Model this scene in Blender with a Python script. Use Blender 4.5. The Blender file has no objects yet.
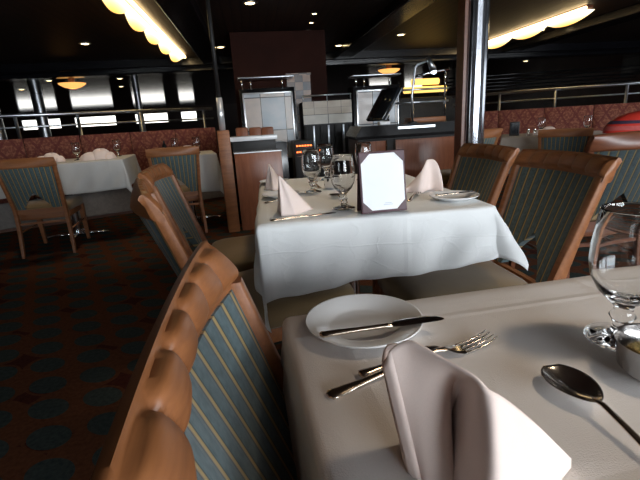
import bpy, bmesh, math, random
from mathutils import Vector, Matrix
import numpy as np
random.seed(7)
sc = bpy.context.scene
COL = sc.collection
PI = math.pi

# ------------------------------------------------------------------ materials
def new_mat(name):
    m = bpy.data.materials.new(name); m.use_nodes = True
    nt = m.node_tree
    b = nt.nodes['Principled BSDF']
    return m, nt, b
def ramp(nt, fac, stops):
    r = nt.nodes.new('ShaderNodeValToRGB')
    while len(r.color_ramp.elements) < len(stops): r.color_ramp.elements.new(0.5)
    for e, (p, c) in zip(r.color_ramp.elements, stops):
        e.position = p; e.color = (*c, 1)
    nt.links.new(fac, r.inputs[0]); return r.outputs[0]
def noise(nt, vec, scale, detail=3, rough=.5):
    n = nt.nodes.new('ShaderNodeTexNoise'); n.inputs['Scale'].default_value = scale
    n.inputs['Detail'].default_value = detail; n.inputs['Roughness'].default_value = rough
    if vec is not None: nt.links.new(vec, n.inputs['Vector'])
    return n.outputs['Fac']
def coord(nt, kind='Object'):
    return nt.nodes.new('ShaderNodeTexCoord').outputs[kind]
def mapping(nt, vec, scale=(1,1,1), rot=(0,0,0), loc=(0,0,0)):
    n = nt.nodes.new('ShaderNodeMapping')
    n.inputs['Scale'].default_value = scale; n.inputs['Rotation'].default_value = rot; n.inputs['Location'].default_value = loc
    nt.links.new(vec, n.inputs['Vector']); return n.outputs[0]
def math_(nt, op, a, b=None, c=None):
    n = nt.nodes.new('ShaderNodeMath'); n.operation = op
    for i, v in enumerate((a, b, c)):
        if v is None: continue
        if isinstance(v, (int, float)): n.inputs[i].default_value = v
        else: nt.links.new(v, n.inputs[i])
    return n.outputs[0]
def mix(nt, fac, a, b):
    n = nt.nodes.new('ShaderNodeMix'); n.data_type = 'RGBA'
    for k, v in ((0, fac), (6, a), (7, b)):
        if isinstance(v, (int, float)): n.inputs[k].default_value = v
        elif isinstance(v, tuple): n.inputs[k].default_value = (*v, 1)
        else: nt.links.new(v, n.inputs[k])
    return n.outputs[2]
def bump(nt, b, h, strength=.2, dist=.01):
    n = nt.nodes.new('ShaderNodeBump'); n.inputs['Strength'].default_value = strength; n.inputs['Distance'].default_value = dist
    nt.links.new(h, n.inputs['Height']); nt.links.new(n.outputs[0], b.inputs['Normal'])

def m_plain(name, col, rough=.5, metal=0, var=.12, scale=30, spec=.5, bumpy=0):
    m, nt, b = new_mat(name)
    v = noise(nt, coord(nt), scale)
    lo = tuple(c*(1-var) for c in col); hi = tuple(min(1, c*(1+var)) for c in col)
    nt.links.new(ramp(nt, v, [(.3, lo), (.7, hi)]), b.inputs['Base Color'])
    b.inputs['Roughness'].default_value = rough; b.inputs['Metallic'].default_value = metal
    b.inputs['Specular IOR Level'].default_value = spec
    if bumpy: bump(nt, b, v, bumpy, .005)
    return m
def m_wood(name, dark, light, scale=(3, 26, 26), rough=.38):
    m, nt, b = new_mat(name)
    v = mapping(nt, coord(nt), scale)
    n1 = noise(nt, v, 1.6, 6, .6); n2 = noise(nt, v, 9, 3, .5)
    f = math_(nt, 'ADD', math_(nt, 'MULTIPLY', n1, .75), math_(nt, 'MULTIPLY', n2, .25))
    nt.links.new(ramp(nt, f, [(.3, dark), (.7, light)]), b.inputs['Base Color'])
    b.inputs['Roughness'].default_value = rough
    bump(nt, b, n2, .05, .002)
    return m
def m_emit(name, col, s):
    m, nt, b = new_mat(name)
    n = noise(nt, coord(nt), 4)
    nt.links.new(ramp(nt, n, [(.2, tuple(c*.9 for c in col)), (.8, col)]), b.inputs['Emission Color'])
    b.inputs['Emission Strength'].default_value = s
    b.inputs['Base Color'].default_value = (*col, 1)
    return m
def m_fabric(name, col, rough=.9, weave=600, var=.12, sheen=.2):
    m, nt, b = new_mat(name)
    c = coord(nt)
    n1 = noise(nt, c, 12); n2 = noise(nt, c, weave, 2)
    f = math_(nt, 'ADD', math_(nt, 'MULTIPLY', n1, .6), math_(nt, 'MULTIPLY', n2, .4))
    nt.links.new(ramp(nt, f, [(.3, tuple(x*(1-var) for x in col)), (.7, tuple(min(1, x*(1+var)) for x in col))]), b.inputs['Base Color'])
    b.inputs['Roughness'].default_value = rough
    b.inputs['Sheen Weight'].default_value = sheen
    bump(nt, b, n2, .08, .001)
    return m
def m_glass(name):
    m, nt, b = new_mat(name)
    b.inputs['Transmission Weight'].default_value = 1; b.inputs['Roughness'].default_value = 0
    b.inputs['IOR'].default_value = 1.45
    n = noise(nt, coord(nt), 5)
    nt.links.new(ramp(nt, n, [(0, (.96,.97,.97)), (1, (1,1,1))]), b.inputs['Base Color'])
    return m
def m_pane(name):
    m, nt, b = new_mat(name)
    tr = nt.nodes.new('ShaderNodeBsdfTransparent'); gl = nt.nodes.new('ShaderNodeBsdfGlossy'); gl.inputs['Roughness'].default_value = .02
    mx = nt.nodes.new('ShaderNodeMixShader'); lw = nt.nodes.new('ShaderNodeLayerWeight'); lw.inputs[0].default_value = .25
    f = math_(nt, 'MULTIPLY', lw.outputs['Fresnel'], .5)
    nt.links.new(f, mx.inputs[0]); nt.links.new(tr.outputs[0], mx.inputs[1]); nt.links.new(gl.outputs[0], mx.inputs[2])
    nt.links.new(mx.outputs[0], nt.nodes['Material Output'].inputs[0]); nt.nodes.remove(b)
    return m
def m_stripe(name, k=1.0):
    m, nt, b = new_mat(name)
    uv = coord(nt, 'UV'); sp = nt.nodes.new('ShaderNodeSeparateXYZ'); nt.links.new(uv, sp.inputs[0])
    f = math_(nt, 'FRACT', math_(nt, 'MULTIPLY', sp.outputs[0], 11))
    d = math_(nt, 'ABSOLUTE', math_(nt, 'SUBTRACT', f, .5))
    n = noise(nt, coord(nt), 90, 3)
    base = ramp(nt, n, [(.3, (.050,.082,.090)), (.7, (.092,.138,.148))])
    line = ramp(nt, d, [(.0, (.36,.25,.09)), (.075, (.32,.22,.08)), (.12, (.030,.045,.046)), (.2, (.04,.06,.062))])
    isline = math_(nt, 'LESS_THAN', d, .17)
    c = mix(nt, isline, base, line)
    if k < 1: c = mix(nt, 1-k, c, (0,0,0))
    nt.links.new(c, b.inputs['Base Color']); b.inputs['Roughness'].default_value = .85; b.inputs['Sheen Weight'].default_value = .15*k
    h = math_(nt, 'MINIMUM', d, .3)
    bump(nt, b, h, .5, .012)
    return m
def m_carpet():
    m, nt, b = new_mat('carpet')
    sp = nt.nodes.new('ShaderNodeSeparateXYZ')
    w = mapping(nt, coord(nt), (1,1,1), (0,0,.5)); nt.links.new(w, sp.inputs[0])
    x, y = sp.outputs[0], sp.outputs[1]
    def ell(px, py, ox, oy, rx, ry):
        u = math_(nt, 'MULTIPLY', math_(nt, 'SUBTRACT', math_(nt, 'FRACT', math_(nt, 'ADD', math_(nt, 'DIVIDE', x, px), ox)), .5), px/rx)
        v = math_(nt, 'MULTIPLY', math_(nt, 'SUBTRACT', math_(nt, 'FRACT', math_(nt, 'ADD', math_(nt, 'DIVIDE', y, py), oy)), .5), py/ry)
        return math_(nt, 'SQRT', math_(nt, 'ADD', math_(nt, 'MULTIPLY', u, u), math_(nt, 'MULTIPLY', v, v)))
    n = noise(nt, coord(nt), 60, 4)
    base = ramp(nt, n, [(.3, (.042,.010,.007)), (.7, (.075,.018,.011))])
    rust = ramp(nt, n, [(.3, (.085,.028,.012)), (.7, (.13,.046,.020))])
    teal = ramp(nt, n, [(.3, (.026,.036,.034)), (.7, (.05,.062,.056))])
    c = base
    for o in ((0, 0), (.5, .5)):
        e = ell(.62, .36, o[0]+.25, o[1]+.2, .26, .13)
        c = mix(nt, math_(nt, 'LESS_THAN', e, 1), c, rust)
    for o in ((0, 0), (.5, .5)):
        e = ell(.31, .24, o[0], o[1], .085, .06)
        ring = math_(nt, 'LESS_THAN', math_(nt, 'ABSOLUTE', math_(nt, 'SUBTRACT', e, 1.15)), .09)
        c = mix(nt, ring, c, rust)
        c = mix(nt, math_(nt, 'LESS_THAN', e, 1), c, teal)
    nt.links.new(c, b.inputs['Base Color']); b.inputs['Roughness'].default_value = 1; b.inputs['Specular IOR Level'].default_value = .1
    bump(nt, b, noise(nt, coord(nt), 400, 2), .4, .004)
    return m
def m_damask():
    m, nt, b = new_mat('red_damask')
    uv = mapping(nt, coord(nt, 'UV'), (1,1,1))
    sp = nt.nodes.new('ShaderNodeSeparateXYZ'); nt.links.new(uv, sp.inputs[0])
    x, y = sp.outputs[0], sp.outputs[1]
    def tri(v, p, o=0):
        return math_(nt, 'MULTIPLY', math_(nt, 'ABSOLUTE', math_(nt, 'SUBTRACT', math_(nt, 'FRACT', math_(nt, 'ADD', math_(nt, 'DIVIDE', v, p), o)), .5)), 2)
    dd = math_(nt, 'ADD', tri(x, .20), tri(y, .30))
    ring = math_(nt, 'LESS_THAN', math_(nt, 'ABSOLUTE', math_(nt, 'SUBTRACT', dd, 1.0)), .16)
    n = noise(nt, uv, 28, 5, .7); sw = math_(nt, 'GREATER_THAN', n, .52)
    base = mix(nt, sw, (.17,.042,.024), (.30,.105,.060))
    c = mix(nt, math_(nt, 'MULTIPLY', ring, .75), base, (.13,.020,.016))
    nt.links.new(c, b.inputs['Base Color']); b.inputs['Roughness'].default_value = .8
    return m
def m_tiles(name, sx, sy, cols, rough=.25, checker=False):
    m, nt, b = new_mat(name)
    uv = coord(nt, 'UV'); sp = nt.nodes.new('ShaderNodeSeparateXYZ'); nt.links.new(uv, sp.inputs[0])
    gx = math_(nt, 'DIVIDE', sp.outputs[0], sx); gy = math_(nt, 'DIVIDE', sp.outputs[1], sy)
    fx = math_(nt, 'FLOOR', gx); fy = math_(nt, 'FLOOR', gy)
    cb = nt.nodes.new('ShaderNodeCombineXYZ'); nt.links.new(fx, cb.inputs[0]); nt.links.new(fy, cb.inputs[1])
    wn = nt.nodes.new('ShaderNodeTexWhiteNoise'); wn.noise_dimensions = '2D'; nt.links.new(cb.outputs[0], wn.inputs['Vector'])
    if checker:
        f = math_(nt, 'ADD', math_(nt, 'MULTIPLY', math_(nt, 'MODULO', math_(nt, 'ADD', fx, math_(nt, 'ADD', fy, 100)), 2), .6), math_(nt, 'MULTIPLY', wn.outputs[0], .4))
    else: f = wn.outputs[0]
    k = len(cols)
    c = ramp(nt, f, [((i+.5)/k, cc) for i, cc in enumerate(cols)])
    n = noise(nt, uv, 6, 4); c = mix(nt, .35, c, ramp(nt, n, [(.3, tuple(v*.6 for v in cols[0])), (.7, cols[-1])]))
    ex = math_(nt, 'LESS_THAN', math_(nt, 'FRACT', gx), .03); ey = math_(nt, 'LESS_THAN', math_(nt, 'FRACT', gy), .03)
    c = mix(nt, math_(nt, 'MAXIMUM', ex, ey), c, (.03,.025,.02))
    nt.links.new(c, b.inputs['Base Color']); b.inputs['Roughness'].default_value = rough
    return m
def m_ceiling(name, c1, c2, rough):
    m, nt, b = new_mat(name)
    sp = nt.nodes.new('ShaderNodeSeparateXYZ'); nt.links.new(coord(nt), sp.inputs[0])
    f = math_(nt, 'FRACT', math_(nt, 'DIVIDE', sp.outputs[0], .11))
    gap = math_(nt, 'LESS_THAN', f, .16)
    n = noise(nt, mapping(nt, coord(nt), (9, .5, 1)), 2, 4)
    c = mix(nt, gap, ramp(nt, n, [(.3, c1), (.7, c2)]), (.002,.001,.001))
    nt.links.new(c, b.inputs['Base Color']); b.inputs['Roughness'].default_value = rough
    bump(nt, b, math_(nt, 'SUBTRACT', 1, gap), .4, .02)
    return m
def m_cloth(name, col, crease=.03):
    m, nt, b = new_mat(name)
    c = coord(nt)
    n1 = noise(nt, c, 5, 3); n2 = noise(nt, c, 700, 2)
    v = nt.nodes.new('ShaderNodeTexVoronoi'); v.inputs['Scale'].default_value = 7; v.feature = 'DISTANCE_TO_EDGE'
    nt.links.new(mix(nt, .12, c, nt.nodes.new('ShaderNodeTexNoise').outputs['Color']), v.inputs['Vector'])
    cr = ramp(nt, v.outputs['Distance'], [(0, (1,1,1)), (.04, (0,0,0))])
    nt.links.new(ramp(nt, n1, [(.3, tuple(x*.94 for x in col)), (.7, col)]), b.inputs['Base Color'])
    b.inputs['Roughness'].default_value = .75; b.inputs['Sheen Weight'].default_value = .1
    sp = nt.nodes.new('ShaderNodeSeparateXYZ'); nt.links.new(c, sp.inputs[0])
    def fold(v, per, off):
        d = math_(nt, 'ABSOLUTE', math_(nt, 'SUBTRACT', math_(nt, 'FRACT', math_(nt, 'ADD', math_(nt, 'DIVIDE', v, per), off)), .5))
        return math_(nt, 'MULTIPLY', math_(nt, 'MAXIMUM', 0, math_(nt, 'SUBTRACT', .03, d)), 33)
    fl = math_(nt, 'ADD', math_(nt, 'ADD', fold(sp.outputs[0], .42, .30), fold(sp.outputs[1], .30, .12)), fold(math_(nt, 'ADD', sp.outputs[2], math_(nt, 'MULTIPLY', n1, .05)), .13, .2))
    h = math_(nt, 'ADD', math_(nt, 'MULTIPLY', n2, .12), math_(nt, 'ADD', math_(nt, 'MULTIPLY', n1, .9), math_(nt, 'MULTIPLY', cr, crease)))
    h = math_(nt, 'ADD', h, math_(nt, 'MULTIPLY', fl, .22))
    bump(nt, b, h, .35, .012)
    return m

M = {}
M['wood'] = m_wood('cherry_wood', (.19,.066,.022), (.36,.135,.046), (3, 26, 26), .46)
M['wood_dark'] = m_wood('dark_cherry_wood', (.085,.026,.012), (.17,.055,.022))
M['cab'] = m_wood('cabinet_wood', (.20,.062,.028), (.36,.13,.062), (22, 22, 2.5), .3)
M['panelwood'] = m_wood('dark_wall_panel', (.045,.014,.008), (.085,.028,.014), (4,4,1), .3)
M['seat'] = m_fabric('olive_seat', (.22,.145,.065), .85)
M['stripe'] = m_stripe('teal_gold_stripe')
M['stripe_shaded'] = m_stripe('shaded_teal_stripe', .35)  # same striped fabric with shade mixed into its colour
M['cloth'] = m_cloth('white_tablecloth', (.80,.755,.725))
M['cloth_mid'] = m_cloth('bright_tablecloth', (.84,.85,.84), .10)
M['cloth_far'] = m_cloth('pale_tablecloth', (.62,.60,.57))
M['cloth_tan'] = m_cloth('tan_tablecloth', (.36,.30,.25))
M['napkin'] = m_fabric('blush_napkin', (.80,.66,.60), .8, 900, .05, .1)
M['china'] = m_plain('white_china', (.80,.80,.80), .12, 0, .02)
M['silver'] = m_plain('polished_steel', (.72,.69,.66), .16, 1, .04)
M['blade'] = m_plain('steel_blade', (.45,.40,.38), .16, 1, .04)
M['brass'] = m_plain('warm_steel', (.62,.52,.42), .2, 1, .06)
M['chrome'] = m_plain('chrome', (.78,.79,.82), .08, 1, .03)
M['steel'] = m_plain('brushed_steel', (.62,.65,.70), .30, 1, .08)
M['colsteel'] = m_plain('column_steel', (.42,.44,.48), .17, 1, .08)
M['glass'] = m_glass('clear_glass')
M['pane'] = m_pane('window_glass')
M['maroon'] = m_plain('maroon_leatherette', (.075,.028,.038), .5, 0, .15, 80)
M['paper'] = m_plain('white_paper', (.93,.95,.97), .6, 0, .01)
M['ink'] = m_plain('pale_grey_ink', (.62,.66,.72), .7, 0, .02)
M['black'] = m_plain('black_gloss', (.008,.008,.009), .18)
M['blackm'] = m_plain('black_matt', (.012,.011,.011), .55)
M['marble'] = m_plain('white_marble', (.75,.78,.82), .2, 0, .08, 6)
M['carpet'] = m_carpet()
M['damask'] = m_damask()
M['booth_base'] = m_plain('grey_vinyl', (.22,.19,.17), .5)
M['ceil'] = m_ceiling('slatted_ceiling', (.014,.006,.0035), (.035,.015,.008), .5)
M['ceil2'] = m_plain('glossy_dark_ceiling', (.008,.008,.010), .10, 0, .2, 2, .22)
M['beam'] = m_plain('dark_beam', (.006,.006,.008), .2, 0, .2, 2)
M['wall'] = m_plain('dark_brown_wall', (.045,.020,.014), .5, 0, .2, 3)
M['wallred'] = m_plain('red_brown_wall', (.030,.009,.006), .7, 0, .2, 3, .1)
M['tile'] = m_tiles('blue_grey_tiles', .34, .45, [(.36,.44,.52), (.44,.52,.60), (.62,.50,.44), (.66,.58,.52)], .25, True)
M['tilec'] = m_tiles('checker_tiles', .12, .12, [(.07,.08,.10), (.05,.05,.055), (.34,.19,.13), (.40,.26,.19)], .3, True)
M['tilet'] = m_tiles('tan_tiles', .20, .155, [(.33,.24,.15), (.42,.32,.21), (.38,.30,.2)], .3)
M['tileg'] = m_tiles('grey_tan_tiles', .40, .18, [(.36,.32,.26), (.46,.42,.35)], .3)
M['warm'] = m_emit('warm_lamp', (1,.74,.38), 9)
def m_diffuser():
    m, nt, b = new_mat('fluorescent_diffuser')
    sp = nt.nodes.new('ShaderNodeSeparateXYZ'); nt.links.new(coord(nt, 'Generated'), sp.inputs[0])
    c = ramp(nt, sp.outputs[2], [(0, (.75,.36,.08)), (.35, (1,.66,.24)), (.85, (1,.86,.55))])
    nt.links.new(c, b.inputs['Emission Color']); b.inputs['Emission Strength'].default_value = 2.6
    nt.links.new(c, b.inputs['Base Color']); return m
M['fluo'] = m_diffuser()
M['tube'] = m_emit('fluorescent_tube', (1,.72,.36), 11)
M['amber'] = m_emit('amber_glass', (1,.48,.13), 1.3)
M['ambers'] = m_emit('amber_glow', (1,.62,.16), 1.6)
M['orange'] = m_emit('orange_led', (1,.16,.03), 5)
M['lampw'] = m_emit('white_lamp', (.75,.88,1), 5)
M['red'] = m_plain('red_canvas', (.62,.035,.02), .6, 0, .08, 40)
M['redstripe'] = m_plain('pink_red_print', (.55,.10,.09), .6)
M['navy'] = m_plain('navy_print', (.05,.03,.06), .6)
M['whitep'] = m_plain('white_print', (.62,.66,.78), .6)
M['gold'] = m_plain('gold_foil', (.80,.62,.25), .25, 1, .15, 120)
M['foil'] = m_plain('cream_foil', (.85,.80,.62), .3, .3, .1, 150)
M['green'] = m_plain('dark_green_leaf', (.015,.055,.02), .5, 0, .3, 20)
M['screen'] = m_plain('dark_screen', (.010,.012,.016), .08)
M['frame_w'] = m_plain('pale_metal_frame', (.75,.77,.80), .25, .6, .04)

# ------------------------------------------------------------------ mesh helpers
class MB:
    def __init__(s): s.v = []; s.f = []; s.uv = {}
    def add(s, vs, fs, uvs=None):
        o = len(s.v); s.v += [tuple(p) for p in vs]
        s.f += [tuple(i+o for i in f) for f in fs]
        if uvs is not None:
            for i, u in enumerate(uvs): s.uv[o+i] = u
        return s
    def box(s, c, d, bev=0, rot=None, seg=2):
        bm = bmesh.new(); bmesh.ops.create_cube(bm, size=1)
        for v in bm.verts: v.co = Vector((v.co.x*d[0], v.co.y*d[1], v.co.z*d[2]))
        if bev: bmesh.ops.bevel(bm, geom=list(bm.edges), offset=bev, segments=seg, affect='EDGES', profile=.5)
        R = rot if rot is not None else Matrix.Identity(3)
        bm.verts.index_update()
        s.add([R @ v.co + Vector(c) for v in bm.verts], [[v.index for v in f.verts] for f in bm.faces], [(v.co.x+v.co.y*.5, v.co.z) for v in bm.verts])
        bm.free(); return s
    def tube(s, pts, r, n=12, cap=True):
        pts = [Vector(p) for p in pts]; rs = r if isinstance(r, (list, tuple)) else [r]*len(pts)
        rings = []; ref = None
        for i, p in enumerate(pts):
            t = (pts[min(i+1, len(pts)-1)] - pts[max(i-1, 0)]).normalized()
            if ref is None: ref = Vector((0,0,1)) if abs(t.z) < .9 else Vector((1,0,0))
            a = t.cross(ref).normalized(); b = a.cross(t).normalized(); ref = b
            rings.append([p + (a*math.cos(2*PI*k/n) + b*math.sin(2*PI*k/n))*rs[i] for k in range(n)])
        return s.loft(rings, True, cap)
    def loft(s, rings, closed=True, cap=False, uvs=None):
        n = len(rings[0]); vs = [p for r in rings for p in r]; fs = []
        for i in range(len(rings)-1):
            for k in range(n if closed else n-1):
                k2 = (k+1) % n; fs.append((i*n+k, i*n+k2, (i+1)*n+k2, (i+1)*n+k))
        if cap: fs.append(tuple(reversed(range(n)))); fs.append(tuple((len(rings)-1)*n+k for k in range(n)))
        return s.add(vs, fs, uvs)
    def lathe(s, prof, c=(0,0,0), n=40, cap=False):
        return s.loft([[(c[0]+r*math.cos(2*PI*k/n), c[1]+r*math.sin(2*PI*k/n), c[2]+z) for k in range(n)] for r, z in prof], True, cap)
    def grid(s, fn, nu, nv, uvfn=None):
        vs = []; uv = []
        for i in range(nu+1):
            for j in range(nv+1):
                vs.append(fn(i/nu, j/nv)); uv.append(uvfn(i/nu, j/nv) if uvfn else (i/nu, j/nv))
        fs = [(i*(nv+1)+j, (i+1)*(nv+1)+j, (i+1)*(nv+1)+j+1, i*(nv+1)+j+1) for i in range(nu) for j in range(nv)]
        return s.add(vs, fs, uv)
    def build(s, name, mat, parent=None, smooth=True, solid=0, sub=0, offset=-1, auto=None, label=None):
        me = bpy.data.meshes.new(name); me.from_pydata(s.v, [], s.f)
        bm = bmesh.new(); bm.from_mesh(me); bmesh.ops.recalc_face_normals(bm, faces=bm.faces); bm.to_mesh(me); bm.free()
        if s.uv:
            ul = me.uv_layers.new(name='UVMap')
            for l in me.loops: ul.data[l.index].uv = s.uv.get(l.vertex_index, (0,0))
        if smooth:
            me.polygons.foreach_set('use_smooth', [True]*len(me.polygons))
            if auto is not None: me.set_sharp_from_angle(angle=math.radians(auto))
        me.materials.append(mat); me.update()
        o = bpy.data.objects.new(name, me); COL.objects.link(o)
        if parent is not None: o.parent = parent
        if solid:
            d = o.modifiers.new('solid', 'SOLIDIFY'); d.thickness = solid; d.offset = offset
        if sub:
            d = o.modifiers.new('sub', 'SUBSURF'); d.levels = sub; d.render_levels = sub
        if label: o['label'] = label
        return o
def tag(o, label, cat, group=None):
    o['label'] = label; o['category'] = cat
    if group: o['group'] = group
    return o
def thing(name, label, cat, loc=(0,0,0), rz=0, group=None):
    o = bpy.data.objects.new(name, None); COL.objects.link(o); o.empty_display_size = .1
    o.location = loc; o.rotation_euler = (0,0,rz); return tag(o, label, cat, group)
def struct(o): o['kind'] = 'structure'; return o
def dup(root, loc, rz, label, group=None, scale=None):
    r = root.copy(); COL.objects.link(r); r.location = loc; r.rotation_euler = (0,0,rz); r['label'] = label
    if 'group' in r.keys() and group is None: pass
    if group: r['group'] = group
    if scale: r.scale = (scale,)*3
    for ch in list(root.children):
        c = ch.copy(); COL.objects.link(c); c.parent = r
        for g in ch.children:
            d = g.copy(); COL.objects.link(d); d.parent = c
    return r

# ------------------------------------------------------------------ camera
F, yaw, pit, roll, H = 421.2, .14085, .27469, -.05964, 1.0325
fv = Vector((math.sin(yaw)*math.cos(pit), math.cos(yaw)*math.cos(pit), -math.sin(pit)))
rt = Vector((math.cos(yaw), -math.sin(yaw), 0)); up = rt.cross(fv)
Rr = math.cos(roll)*rt + math.sin(roll)*up; Ur = -math.sin(roll)*rt + math.cos(roll)*up
cam = bpy.data.cameras.new('camera'); co = bpy.data.objects.new('camera', cam); COL.objects.link(co)
cam.sensor_width = 36; cam.lens = F*36/640; cam.clip_start = .02; cam.clip_end = 100
mw = Matrix((Rr, Ur, -fv)).transposed().to_4x4(); mw.translation = (0, 0, H); co.matrix_world = mw
sc.camera = co

# ------------------------------------------------------------------ room shell
XL, XR, YN, YF, ZC = -18, 14, -3.0, 26, 2.35
struct(MB().box(((XL+XR)/2, (YN+YF)/2, -.05), (XR-XL, YF-YN, .1)).build('floor', M['carpet'], smooth=False))
struct(MB().box(((XL+XR)/2, (YN+9)/2, ZC+.05), (XR-XL, 9-YN, .1)).build('ceiling', M['ceil'], smooth=False))
struct(MB().box(((XL+XR)/2, (9.3+YF)/2, 2.35), (XR-XL, YF-9.3, .1)).build('ceiling_far', M['ceil2'], smooth=False))
b = MB()
for i, (y, z0) in enumerate(((9.0, 2.20), (9.3, 2.13))):
    b.box(((XL+XR)/2, y+.14, (z0+2.40)/2), (XR-XL, .28, 2.40-z0), .02)
struct(b.build('trim_1', M['beam'], smooth=False))
b = MB()
for x in (-.62, 1.95, 5.6): b.box((x, (YN+9)/2, 2.28), (.34, 9-YN, .14), .02)
struct(b.build('trim_2', M['beam'], smooth=False))
struct(MB().box((XL-.05, (YN+YF)/2, 1.2), (.1, YF-YN, 2.5)).build('wall_left', M['wall'], smooth=False))
struct(MB().box((XR+.05, (YN+YF)/2, 1.2), (.1, YF-YN, 2.5)).build('wall_right', M['wall'], smooth=False))
def window_wall(name, y, wins, z0, z1, mat, k0, bar=True):
    b = MB(); xs = XL
    T = .12
    for (a, c) in wins:
        b.box(((xs+a)/2, y, 1.2), (a-xs, T, 2.5)); xs = c
        b.box(((a+c)/2, y, (z0-.05)/2), (c-a, T, z0+.05)); b.box(((a+c)/2, y, (z1+2.45)/2), (c-a, T, 2.45-z1))
    b.box(((xs+XR)/2, y, 1.2), (XR-xs, T, 2.5))
    struct(b.build(name, mat, smooth=False))
    for k, (a, c) in enumerate(wins):
        fr = MB()
        for zz in (z0+.02, z1-.02): fr.box(((a+c)/2, y, zz), (c-a, .08, .04))
        for xx in (a+.02, c-.02) + (((a+c)/2,) if bar else ()): fr.box((xx, y, (z0+z1)/2), (.04, .07, z1-z0-.08))
        w = struct(fr.build('window_%d' % (k0+k), M['steel'], smooth=False))
        MB().box(((a+c)/2, y, (z0+z1)/2), (c-a-.08, .008, z1-z0-.08)).build('pane', M['pane'], w, smooth=False)
window_wall('wall_near', YN-.06, [(-5.5,-3.4), (.4,2.4), (2.7,4.7), (5.0,7.0)], .75, 1.95, M['wall'], 1)
window_wall('wall_far', YF+.06, [(-12.3,-10.3), (-9.6,-7.4), (-6.4,-4.6), (-3.9,-3.0), (7.2,8.6), (9.4,10.6)], 1.45, 2.02, M['wall'], 5, False)

# ------------------------------------------------------------------ lights
def area(name, loc, rot, sx, sy, power, col):
    l = bpy.data.lights.new(name, 'AREA'); l.shape = 'RECTANGLE'; l.size = sx; l.size_y = sy; l.energy = power; l.color = col
    o = bpy.data.objects.new(name, l); COL.objects.link(o); o.location = loc; o.rotation_euler = rot; return o
day = (.88,.94,1)
for x, p in ((1.4, 90), (3.7, 165), (6.0, 115)):
    area('window_daylight', (x, YN+.03, 1.35), (PI/2, 0, 0), 1.9, 1.1, p, day)
area('window_daylight', (-4.45, YN+.03, 1.35), (PI/2, 0, 0), 1.9, 1.1, 12, day)
area('side_daylight', (9.0, 3.0, 1.5), (0, PI/2, 0), 1.2, 4.0, 40, day)
def spot(loc, target, power, size, col=(1,.80,.58), blend=.6):  # unseen spots added to brighten the tables and counter fronts
    l = bpy.data.lights.new('added_spot', 'SPOT'); l.energy = power; l.spot_size = math.radians(size); l.spot_blend = blend; l.color = col; l.shadow_soft_size = .12
    o = bpy.data.objects.new('added_spot', l); COL.objects.link(o); o.location = loc
    o.rotation_euler = (Vector(target)-Vector(loc)).to_track_quat('-Z', 'Y').to_euler()
spot((1.2,.2,2.25), (.62,.22,.75), 33, 44)
spot((.5,1.9,2.25), (.42,1.75,.75), 32, 60)
spot((-1.6,4.2,2.25), (-1.5,4.4,.75), 22, 70)
spot((3.1,3.6,2.25), (3.2,4.0,.75), 12, 70)
spot((1.7,3.6,2.25), (1.75,4.85,.5), 22, 55)
spot((.2,3.6,2.25), (.1,4.4,.75), 20, 60)
w = bpy.data.worlds.new('world'); sc.world = w; w.use_nodes = True
nt = w.node_tree; bg = nt.nodes['Background']
sk = nt.nodes.new('ShaderNodeTexSky'); sk.sky_type = 'PREETHAM' if False else 'NISHITA'
sk.sun_disc = False; sk.sun_elevation = math.radians(40)
mx = nt.nodes.new('ShaderNodeMix'); mx.data_type = 'RGBA'; mx.inputs[0].default_value = .93
nt.links.new(sk.outputs[0], mx.inputs[6]); mx.inputs[7].default_value = (.86,.94,1,1)
nt.links.new(mx.outputs[2], bg.inputs[0]); bg.inputs[1].default_value = 2.2

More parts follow.
